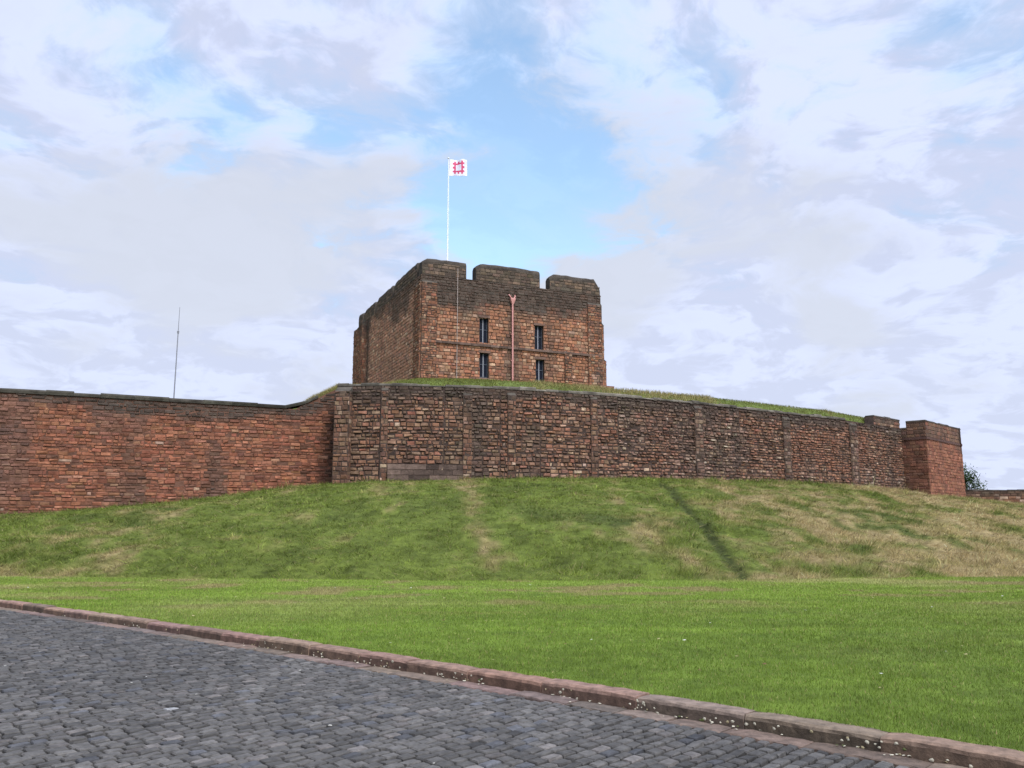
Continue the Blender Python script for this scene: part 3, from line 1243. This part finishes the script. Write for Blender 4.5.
def build_tower():
    rng = np.random.default_rng(55)
    a, b, c = TWR
    zb = 3.0
    zt = at(928, 419.5, b.y).z
    zs = at(928, 437.5, b.y).z
    t = empty('corner_tower', (b.x, b.y, at(928, 496.5, b.y).z))
    tag(t, 'square red sandstone tower with a parapet closing the far right end of the wall', 'tower')
    ab = (b - a).normalized()
    d = Vector((c.x - b.x, c.y - b.y)).normalized()
    back1 = Vector((c.x - .9 * 6.5, c.y + .5 * 6.5))
    back2 = Vector((a.x + .5, a.y + 7))
    poly = [Vector(a[:2]), Vector(b[:2]), Vector(c[:2]), back1, back2]
    m = MB()
    m.loft([[(p.x, p.y, zb) for p in poly], [(p.x, p.y, zs) for p in poly]], (.085, .04, .028))
    m.build('wall_core', M_CORE, t)
    pal_l = [(30, (.150, .076, .048)), (20, (.120, .068, .044)), (15, (.17, .075, .048)), (10, (.09, .058, .042))]  # left face's stones darker than the right's: its shade is in the palette
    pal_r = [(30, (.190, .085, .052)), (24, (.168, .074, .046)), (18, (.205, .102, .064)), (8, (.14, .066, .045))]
    cs = courses(zb + .5, zs, (.22, .34), rng)
    for p, q, pal, nm in ((a, b, pal_l, 1), (b, c, pal_r, 2), (c, back1, pal_r, 3)):
        C = []
        stone_face(C, p, q, zb + .5, zs - .02, cs, (.35, .8), .03, (.004, .045), rng=rng, irr=.015)
        build_stones(C, 'wall_face', lambda P: weather(P, palette(len(P), pal, rng) * .74, zs + .6, 1.2, 170 + nm, .6, 1.0), t)
    # string course and parapet with an embrasure on the left face
    m = MB()
    for p, q in ((a, b), (b, c), (c, back1)):
        p, q = Vector(p[:2]), Vector(q[:2])
        u = (q - p).normalized()
        n = Vector((u.y, -u.x))
        o = p - u * .04 + n * .07
        L = (q - p).length + .08
        m.box((o.x, o.y, zs - .12), (u.x * L, u.y * L, 0), (-n.x * .6, -n.y * .6, 0), (0, 0, .2), (.075, .042, .033))
    m.build('string_course', M_STONE, t)
    fl = at(904, 428, a.y).z
    for p, q, z0, z1, nm in ((a, a.lerp(b, .28), zs, fl, 'parapet'), (a.lerp(b, .28), b, zs, zt, 'parapet'), (b, c, zs, zt, 'parapet'), (c, Vector((back1.x, back1.y, 0)), zs, zt, 'parapet')):
        p, q = Vector(p[:2]), Vector(q[:2])
        pp = [(p.x, p.y, z0 + .08, z1 - .16), (q.x, q.y, z0 + .08, z1 - .16)]
        m = MB()
        nn = wall_core(m, pp, .6, (.06, .042, .034), 0)
        o = m.build(nm, M_CORE, t)
        C = []
        stone_face(C, p, q, z0 + .08, z1 - .16, courses(z0 + .08, z1, (.26, .36), rng), (.4, .9), rng=rng, proud=(.01, .035), irr=.01)
        if C:
            build_stones(C, 'stonework', lambda P: palette(len(P), [(20, (.092, .056, .038)), (14, (.060, .042, .032)), (8, (.115, .072, .05)), (8, (.12, .056, .038))], rng), o)
        m = MB()
        coping(m, pp, nn, .04, .62, .15, lambda: tuple(np.array([.055, .046, .036]) * rng.uniform(.7, 1.3)), rng, .9, .01)
        m.build('coping', M_COPE, o)


build_tower()


# ================================================================== KEEP
def build_keep():
    rng = np.random.default_rng(66)
    A3 = at(421, 330, 78.0)
    ang = R(24.0)
    U = Vector((cos(ang), sin(ang)))
    Vv = Vector((-sin(ang), cos(ang)))
    A = Vector((A3.x, A3.y))
    LF, LS = 19.4, 24.6
    Cc = A + U * LF
    B = A + Vv * LS
    D = Cc + Vv * LS
    Z0 = 9.4
    ZF = at(470, 279.5, 80.0).z      # floor of the embrasures
    ZT = at(500, 265.0, 81.0).z      # heads of the merlons
    ZB = at(421, 340, 78.0).z        # string course
    k = empty('castle_keep', (A.x + U.x * LF / 2, A.y + U.y * LF / 2, Z0))
    tag(k, 'massive square brown stone keep with blackened battlements rising behind the curved wall', 'castle keep')

    def s_of(px):
        """length along the front face seen at this sight line"""
        best = min(np.linspace(0, LF, 800), key=lambda s: abs(512 + FPX * ((A + U * s).x / ((A + U * s).y * cos(PITCH) + 20 * sin(PITCH))) - px))
        return float(best)

    wins = []
    for px, zl, zh in ((484, at(484, 344.5, 80.8).z, at(484, 318.5, 80.8).z), (484.5, at(484, 378.5, 80.8).z, at(484, 353.5, 80.8).z),
                       (539, at(539, 351, 83.3).z, at(539, 326.5, 83.3).z), (539.8, at(539, 383.5, 83.3).z, at(539, 360, 83.3).z)):
        s = s_of(px)
        wins.append((s - .46, s + .46, zl, zh))

    def pt(s, d, z, o=A, u=U, n=None):
        n = n or Vector((u.y, -u.x))
        return (o.x + u.x * s + n.x * d, o.y + u.y * s + n.y * d, z)
    # mortar plane of the front with real openings and reveals
    core = MB()
    cc = (.075, .048, .034)
    scuts = sorted({0, LF, *[w[0] for w in wins], *[w[1] for w in wins]})
    zcuts = sorted({Z0, ZF, *[w[2] for w in wins], *[w[3] for w in wins]})
    RD = .55
    for s0, s1 in zip(scuts[:-1], scuts[1:]):
        for z0, z1 in zip(zcuts[:-1], zcuts[1:]):
            sm, zm = (s0 + s1) / 2, (z0 + z1) / 2
            if any(w[0] < sm < w[1] and w[2] < zm < w[3] for w in wins):
                continue
            core.face([pt(s0, 0, z0), pt(s1, 0, z0), pt(s1, 0, z1), pt(s0, 0, z1)], cc)
    for w in wins:
        s0, s1, z0, z1 = w
        core.face([pt(s0, 0, z0), pt(s1, 0, z0), pt(s1, -RD, z0 + .15), pt(s0, -RD, z0 + .15)], cc)
        core.face([pt(s0, 0, z1), pt(s0, -RD, z1), pt(s1, -RD, z1), pt(s1, 0, z1)], cc)
        core.face([pt(s0, 0, z0), pt(s0, -RD, z0), pt(s0, -RD, z1), pt(s0, 0, z1)], cc)
        core.face([pt(s1, 0, z0), pt(s1, 0, z1), pt(s1, -RD, z1), pt(s1, -RD, z0)], cc)
    for p, q in ((B, A), (Cc, D), (D, B)):
        core.face([(p.x, p.y, Z0), (q.x, q.y, Z0), (q.x, q.y, ZF), (p.x, p.y, ZF)], cc)
    core.build('wall_core', M_CORE, k)
    m = MB()
    m.face([(A.x, A.y, ZF - .02), (Cc.x, Cc.y, ZF - .02), (D.x, D.y, ZF - .02), (B.x, B.y, ZF - .02)])
    m.build('roof', M_ROOF, k)
    cs = courses(Z0, ZF + .3, (.26, .36), rng)

    def cf(seed, grey=0.0):
        def f(P):
            c = palette(len(P), KEEP_WALL, rng)
            org = sstep(fbm(P, .25, 3, seed + 2), .5, .7)[:, None] * .35
            c = c * (1 - org) + np.array([.215, .100, .052]) * org
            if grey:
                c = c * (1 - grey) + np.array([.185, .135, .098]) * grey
            if seed == 211:                   # shade painted dark where the corner turret meets the side
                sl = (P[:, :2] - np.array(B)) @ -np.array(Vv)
                recess_shade = (np.exp(-((sl - 4.8) / .6) ** 2) * .85)[:, None]
                c = c * 1.42 * (1 - recess_shade) + DARK * .6 * recess_shade  # whole side face lightened too, offsetting its shade in the stone colour
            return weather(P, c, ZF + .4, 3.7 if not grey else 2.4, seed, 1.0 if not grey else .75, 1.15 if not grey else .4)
        return f
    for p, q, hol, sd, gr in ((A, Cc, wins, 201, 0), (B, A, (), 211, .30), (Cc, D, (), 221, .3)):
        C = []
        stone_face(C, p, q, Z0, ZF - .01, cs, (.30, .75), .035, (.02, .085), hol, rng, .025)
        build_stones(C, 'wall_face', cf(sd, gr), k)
    # window frames
    for s0, s1, z0, z1 in wins:
        f = MB()
        fw = .07
        d = -.30
        u3, n3 = Vector((U.x, U.y, 0)), Vector((U.y, -U.x, 0))

        def bar(sa, sb, za, zb_, dep=.10):
            f.box(pt(sa, d, za), u3 * (sb - sa), -n3 * dep, (0, 0, zb_ - za))
        bar(s0 + .004, s0 + fw, z0 + .1, z1 - .005)
        bar(s1 - fw, s1 - .004, z0 + .1, z1 - .005)
        bar(s0 + fw, s1 - fw, z1 - fw, z1 - .005)
        bar(s0 + fw, s1 - fw, z0 + .1, z0 + .1 + fw)
        wo = f.build('window', M_FRAME, k)
        g = MB()
        g.box(pt(s0 + fw, d - .055, z0 + .1), u3 * (s1 - s0 - 2 * fw), -n3 * .02, (0, 0, z1 - z0 - .12))
        g.build('pane', M_GLASS, wo)
        f = MB()
        mid = (s0 + s1) / 2
        f.box(pt(mid - .055, d + .02, z0 + .12), u3 * .11, -n3 * .072, (0, 0, z1 - z0 - .13))
        f.build('mullion', plain_mat('pale_mullion', (.16, .16, .17), .8), wo)
        f = MB()
        f.box(pt(s0 + fw, d + .01, z0 + (z1 - z0) * .55), u3 * (s1 - s0 - 2 * fw), -n3 * .06, (0, 0, .06))
        f.build('transom', M_FRAME, wo)
        f = MB()
        f.box(pt(s0 - .12, .12, z0 - .14), u3 * (s1 - s0 + .24), -n3 * .4, (0, 0, .13), (.16, .10, .07))
        f.build('sill', M_STONE, wo)
        f = MB()
        f.box(pt(s0 - .15, .10, z1 + .005), u3 * (s1 - s0 + .3), -n3 * .25, (0, 0, .24), (.115, .07, .05))
        f.build('lintel', M_STONE, wo)
    # corner and intermediate pilasters (lower stage steps out below the string course)
    ZP = at(598, 322, 86).z
    for i, (s0, s1, zt, pr) in enumerate(((-.02, 1.5, ZF - .6, .17), (LF - 1.6, LF + .02, ZF - .9, .17), (s_of(564), s_of(571), ZB + .2, .2))):
        pilaster(k, A + U * s0, A + U * s1, Z0, zt, pr, KEEP_WALL, 230 + i, wz=ZF + .4, band=3.0)
    for i, (s0, s1, zt, pr) in enumerate(((.0, 4.0, ZF - .2, .55), (LS - 1.9, LS - .0, ZF - .6, .16))):
        pilaster(k, B - Vv * s0, B - Vv * s1, Z0, zt, pr, KEEP_WALL, 240 + i, wz=ZF + .4, band=3.0)
    for i, (s0, s1, zt, pr) in enumerate(((.0, 2.2, ZP, .32), (.0, 2.4, ZB - .1, .55))):
        pilaster(k, Cc + Vv * s0, Cc + Vv * s1, Z0, zt, pr, KEEP_WALL, 250 + i, wz=ZF + .4, band=3.0)
    # string course
    m = MB()
    u3, n3 = Vector((U.x, U.y, 0)), Vector((U.y, -U.x, 0))
    s = .0
    while s < LF - .2:
        l = min(rng.uniform(.7, 1.3), LF - s)
        m.box(pt(s + .01, .20, ZB - .12), u3 * (l - .02), -n3 * .26, (0, 0, .22), tuple(np.array([.105, .068, .05]) * rng.uniform(.6, 1.3)))
        s += l
    m.build('string_course', M_STONE, k)
    # offset plinth block at the foot of the right corner
    m = MB()
    m.box(pt(LF - .4, .35, Z0), u3 * 1.65, -n3 * 3.0, (0, 0, at(610, 387.0, 86.5).z - Z0), (.20, .10, .07))
    m.build('plinth', M_STONE, k)

    # merlons: thick, with rounded shoulders
    def merlon(o, u, s0, s1, zt, seed, ends=(1, 1)):
        rg = np.random.default_rng(seed)
        n = Vector((u.y, -u.x))
        th = .95
        rd = .42
        m = MB()
        prof = [(0.0, ZF - .01), (0.0, zt - rd), (-rd * .12, zt - rd * .55), (-rd * .42, zt - rd * .18), (-rd, zt), (-th + rd * .5, zt), (-th, zt - rd * .5), (-th, ZF - .01)]
        rings = []
        L = s1 - s0
        # chamfered ends
        stations = [(0, .48), (.22, .26), (.62, 0)] + [(q, 0) for q in np.linspace(.9, L - .9, max(2, int(L / .7)))] + [(L - .62, 0), (L - .22, .26), (L, .48)]
        for q, drop in stations:
            isl = q < L / 2
            dr = drop * (ends[0] if isl else ends[1])
            wob = rg.normal(0, .025)
            rings.append([(o.x + u.x * (s0 + q) + n.x * d, o.y + u.y * (s0 + q) + n.y * d,
                           z if z < ZF + .05 else z - dr * (1 if z > zt - rd - .01 else .0) + wob) for d, z in prof])
        m.loft(rings, tuple(DARK * 1.05))
        mo = m.build('merlon', M_COPE, k)
        C = []
        p, q = o + u * (s0 + .02), o + u * (s1 - .02)
        zc = zt - rd - .03
        stone_face(C, p, q, ZF + .02, lambda s: zc - (.42 if (s < .3 and ends[0]) or (s > L - .35 and ends[1]) else .06), courses(ZF + .02, zt, (.26, .36), rg), (.4, .9), .03, (.015, .05), rng=rg, irr=.015)
        if C:
            build_stones(C, 'stonework', lambda P: palette(len(P), [(20, tuple(DARK)), (14, (.085, .064, .046)), (8, (.12, .085, .06)), (10, (.042, .037, .03))], rg), mo)
    g1, g2, g3, g4 = s_of(466), s_of(475.5), s_of(540), s_of(550)
    merlon(A, U, 0, g1, ZT - .05, 301, (1.0, .05))
    merlon(A, U, g2, g3, ZT + .10, 302, (1, .1))
    merlon(A, U, g4, LF - .05, ZT + .0, 303, (1, 2.0))
    left = [(0, 1.9), (2.7, 7.6), (8.3, 14.5), (15.2, LS - 1.55)]
    for i, (a0, a1) in enumerate(left):
        merlon(B, -Vv, a0, a1, ZT - .05 - .06 * (3 - i), 310 + i, (.6, .6))
    for i, (a0, a1) in enumerate(((1.55, 7.5), (8.3, 14.5), (15.3, LS - 1.55))):
        merlon(Cc, Vv, a0, a1, ZT, 320 + i, (.8, .8))
    for i, (a0, a1) in enumerate(((0, 5), (6, 12), (13, LF))):
        merlon(D, -U, a0, a1, ZT, 330 + i, (.8, .8))
    # rainwater pipe with its forked hopper, and a thin conductor strip
    sp = s_of(511.5)
    zt = at(511, 297, 82).z
    m = MB()
    m.tube([pt(sp, .24, Z0 + .5), pt(sp, .24, zt - .8)], .085, 10)
    p = m.build('downpipe', M_PIPE, k)
    m = MB()
    m.loft([[pt(sp + a * wd, .24 + b * dd, z) for a, b in ((-1, 1), (1, 1), (1, -1), (-1, -1))] for wd, dd, z in ((.09, .09, zt - .85), (.22, .17, zt - .45), (.24, .18, zt - .40), (.24, .18, zt - .25))])
    m.build('hopper', M_PIPE, p)
    m = MB()
    for e in (-1, 1):
        m.tube([pt(sp + e * .12, .24, zt - .3), pt(sp + e * .30, .22, zt + .0), pt(sp + e * .32, .05, zt + .12)], .065, 8)
    m.build('inlet_pipe', M_PIPE, p)
    for zz in (12.5, 15.2, 17.4, 20.0):
        m = MB()
        m.box(pt(sp - .15, .20, zz), u3 * .30, -n3 * .18, (0, 0, .07))
        m.build('bracket', M_PIPE, p)
    s2 = s_of(457)
    m = MB()
    m.tube([pt(s2, .11, Z0 + .5), pt(s2, .11, ZF + .9)], .028, 8)
    m.build('conductor', M_CABLE, k)
    return ZF, (A, U, Vv)


ZF, KEEP = build_keep()


# ---- flagpole on the keep roof, its flag, and the thin mast behind the left wall
def build_flag():
    Y = 88.0
    top, foot = at(449.0, 159.0, Y), at(447.3, 256, Y)
    x, y = foot.x, foot.y
    base = Vector((x, y, ZF - .02))
    p = empty('flagpole', base)
    tag(p, 'tall thin white flagpole standing on top of the keep', 'flagpole')
    m = MB()
    m.tube([(x, y, ZF + .05), (x, y, ZF + 6), (x, y, top.z)], [.085, .07, .045], 10)
    m.build('pole', M_WHITE, p)
    m = MB()
    m.tube([(x, y, ZF - .02), (x, y, ZF + .08), (x, y, ZF + .5), (x, y, ZF + .55)], [.3, .3, .16, .13], 12)
    m.build('base', M_WHITE, p)
    m = MB()
    m.tube([(x, y, top.z), (x, y, top.z + .04), (x, y, top.z + .12), (x, y, top.z + .18)], [.05, .12, .12, .03], 10)
    m.build('finial', M_WHITE, p)
    m = MB()
    m.tube([(x + .10, y - .05, ZF + 1.2), (x + .13, y - .05, (ZF + top.z) / 2), (x + .07, y - .05, top.z - .1)], .012, 6)
    m.build('halyard', M_WHITE, p)
    # the flag: cloth rippling in the wind, the red crenellated square printed on it
    z1, z0 = at(449, 160, Y).z, at(449, 176, Y).z
    H = z1 - z0
    Wd = at(469, 165, Y).x - at(449, 165, Y).x
    nu, nv = 64, 48

    def emblem(u, v):
        """square ring with crenels on its outside"""
        a, b = (u - .53) * Wd, (v - .52) * H
        r = max(abs(a), abs(b))
        r0, r1, r2 = H * .18, H * .30, H * .39
        if r0 < r <= r1:
            return True
        if r1 < r <= r2:
            c = b if abs(a) > abs(b) else a
            step = r1 / 2.5
            return int(math.floor((c + r1) / step)) % 2 == 0 and abs(c) <= r1
        return False
    me = bpy.data.meshes.new('flag')
    V, F, mi = [], [], []
    for i in range(nu + 1):
        for j in range(nv + 1):
            u, v = i / nu, j / nv
            rip = sin(u * 8.5 - v * 1.6) * .30 * u ** .6 + sin(u * 13 + v * 2.1) * .06 * u
            V.append((x + .075 + u * Wd * .90, y - .05 + rip - .25 * u, z0 + v * H + .07 * sin(u * 6.5 + .5) * u - .12 * u + .10 * u * (1 - v) * sin(u * 9)))
    for i in range(nu):
        for j in range(nv):
            q = i * (nv + 1) + j
            F.append((q, q + nv + 1, q + nv + 2, q + 1))
            mi.append(1 if emblem((i + .5) / nu, (j + .5) / nv) else 0)
    me.from_pydata(V, [], F)
    me.materials.append(M_FLAG)
    me.materials.append(M_RED)
    me.polygons.foreach_set('material_index', mi)
    o = link('flag', me, M_FLAG, None, True)
    o.modifiers.new('cloth', 'SOLIDIFY').thickness = .006
    tag(o, 'small white flag with a red crenellated square emblem flying at the pole head', 'flag')


build_flag()


def build_mast():
    Y = 96.0
    top, foot = at(179.8, 307, Y), at(173.6, 402, Y)
    x = (top.x + foot.x) / 2
    b = empty('radio_mast', (x, Y, 2.0))
    tag(b, 'slim grey mast rising alone behind the long left wall', 'mast')
    m = MB()
    m.tube([(x, Y, 1.0), (x, Y, 12), (x, Y, top.z - 3)], [.11, .085, .055], 8)
    m.build('pole', M_MAST, b)
    m = MB()
    m.tube([(x, Y, top.z - 3), (x, Y, top.z)], [.04, .025], 6)
    m.build('aerial', M_MAST, b)
    m = MB()
    m.tube([(x, Y, top.z - 3.1), (x, Y, top.z - 2.85)], .12, 8)
    m.build('collar', M_MAST, b)


build_mast()


# ---- low wall and tree at the far right
def build_far():
    rng = np.random.default_rng(77)
    pts = []
    for px, pt_, Y in ((955, 490.5, 98.0), (975, 490.8, 97), (1024, 491.0, 95), (1100, 491.5, 92), (1260, 492, 88)):
        p = at(px, pt_, Y)
        pts.append((p.x, p.y, 1.5, p.z))
    w = empty('boundary_wall', pts[2][:3])
    tag(w, 'low distant brown stone wall running off to the right beyond the tower', 'wall', kind='thing')
    m = MB()
    nr = wall_core(m, pts, .7, (.08, .055, .04), .3)
    m.build('wall_core', M_CORE, w)
    C = []
    poly_face(C, pts, courses(1.5, 7, (.25, .34), rng), rng, sl=(.4, .9), gap=.03, proud=(.02, .06))
    build_stones(C, 'wall_face', lambda P: weather(P, palette(len(P), MIX_WALL, rng), pts[2][3], .5, 400, .6), w)
    m = MB()
    coping(m, pts, nr, .06, .7, .16, lambda: tuple(np.array([.06, .05, .04]) * rng.uniform(.7, 1.3)), rng)
    m.build('coping', M_COPE, w)

    c = at(966, 482, 112.0)
    g = Vector((c.x, c.y, 2.6))
    t = empty('tree', g)
    tag(t, 'small dark green tree half hidden behind the right-hand tower', 'tree')
    m = MB()
    top = at(962, 466, 112).z
    hgt = top - g.z
    m.tube([g + Vector((0, 0, -.5)), g + Vector((.1, 0, hgt * .35)), g + Vector((-.05, .1, hgt * .7)), g + Vector((0, 0, hgt * .92))], [.24, .18, .10, .03], 8)
    tips = []
    for i in range(16):
        a = rng.random() * 2 * pi
        z0 = hgt * rng.uniform(.25, .75)
        ln = rng.uniform(1.2, 2.6) * (1.1 - z0 / hgt * .6)
        e = g + Vector((cos(a) * ln, sin(a) * ln, z0 + ln * rng.uniform(.25, .7)))
        s0 = g + Vector((0, 0, z0))
        m.tube([s0, s0.lerp(e, .5) + Vector((0, 0, .12)), e], [.07, .045, .015], 6)
        tips += [e, s0.lerp(e, .6)]
    m.build('trunk', M_BARK, t)
    tips.append(g + Vector((0, 0, hgt * .9)))
    V, cs = [], []
    for e in tips:
        n = 190
        q = rng.normal(0, .42, (n, 3)) + np.array(e)
        a = rng.normal(0, 1, (n, 3))
        b = rng.normal(0, 1, (n, 3))
        a /= np.linalg.norm(a, axis=1)[:, None]
        b /= np.linalg.norm(b, axis=1)[:, None]
        V.append(np.stack([q, q + a * .22, q + b * .20], 1))
        cs.append(np.array([.036, .062, .020]) * rng.uniform(.6, 1.5) * (1 + rng.normal(0, .2, (n, 1))))
    tri_mesh('crown', np.concatenate(V), np.clip(np.concatenate(cs), .01, .3), M_LEAF, t)


build_far()


# ---- small things lying about
def build_litter():
    rng = np.random.default_rng(88)
    V, c = [], []

    def chip(x, y, z, r, col):
        n = 5
        a0 = rng.random() * 6.28
        ring = [(x + cos(a0 + k * 2 * pi / n) * r * rng.uniform(.6, 1.2), y + sin(a0 + k * 2 * pi / n) * r * rng.uniform(.6, 1.2), z + rng.uniform(0, r * .5)) for k in range(n)]
        for k in range(n):
            V.append([(x, y, z + r * .45), ring[k], ring[(k + 1) % n]])
            c.append(col)
    # lichen spots on the kerb's front and pale dry leaves blown against its foot, in clusters
    s = 4.6
    while s < 26:
        cl = int(rng.integers(2, 13) * (1 if s < 14 else .5)) + 1
        for _ in range(cl):
            ss = s + rng.normal(0, .17)
            k = rng.random()
            col = (.46, .42, .31) if k < .7 else ((.36, .30, .17) if k < .92 else (.10, .12, .04))
            col = tuple(np.array(col) * rng.uniform(.75, 1.2))
            if rng.random() < .6:
                # a flat crust on the vertical face
                z = rng.random() ** 1.5 * .075 + .004
                x0, y0 = kerb_at(ss, SGN * .0065)
                x1, y1 = kerb_at(ss + .02, SGN * .0065)
                ux, uy = (x1 - x0) / .02, (y1 - y0) / .02
                r = rng.uniform(.008, .020)
                n = 6
                a0 = rng.random() * 6.28
                ring = []
                for q in range(n):
                    rr = r * rng.uniform(.6, 1.2)
                    ca, sa = cos(a0 + q * 2 * pi / n) * rr, sin(a0 + q * 2 * pi / n) * rr * .8
                    ring.append((float(x0 + ux * ca), float(y0 + uy * ca), z + sa))
                xb, yb = kerb_at(ss, SGN * .012)
                for q in range(n):
                    V.append([(float(xb), float(yb), z), ring[q], ring[(q + 1) % n]])
                    c.append(col)
            else:
                t = abs(rng.normal(.02, .02)) if rng.random() < .8 else rng.uniform(.05, .2)
                x, y = kerb_at(ss, SGN * t)
                chip(float(x), float(y), .004, rng.uniform(.009, .020), col)
        s += rng.exponential(.5)
    # brown leaves in the lawn and a few pale ones on the setts
    for _ in range(240):
        y = rng.uniform(6, 25)
        x = rng.uniform(-1, 1) * y * .66
        if y < kerb_y(np.array([x]))[0] + .3:
            continue
        z = float(lawn_z(np.array([x]), np.array([y]))[0]) + .028
        k = rng.random()
        col = (.13, .08, .035) if k < .6 else ((.30, .26, .12) if k < .93 else (.55, .53, .48))
        chip(x, y, z, rng.uniform(.014, .03) * (.6 + y / 30), col)
    for _ in range(26):
        s = rng.uniform(2, 22)
        t = rng.uniform(.5, 5)
        x, y = kerb_at(s, SGN * t)
        chip(float(x), float(y), .008, rng.uniform(.010, .02), (.40, .38, .32))
    V = np.array(V)
    tag(tri_mesh('leaf_litter', V, np.clip(np.array(c), .01, .8), M_GRASS), 'pale petals and dry leaves scattered along the kerb foot and over the lawn', 'litter', kind='stuff')


build_litter()
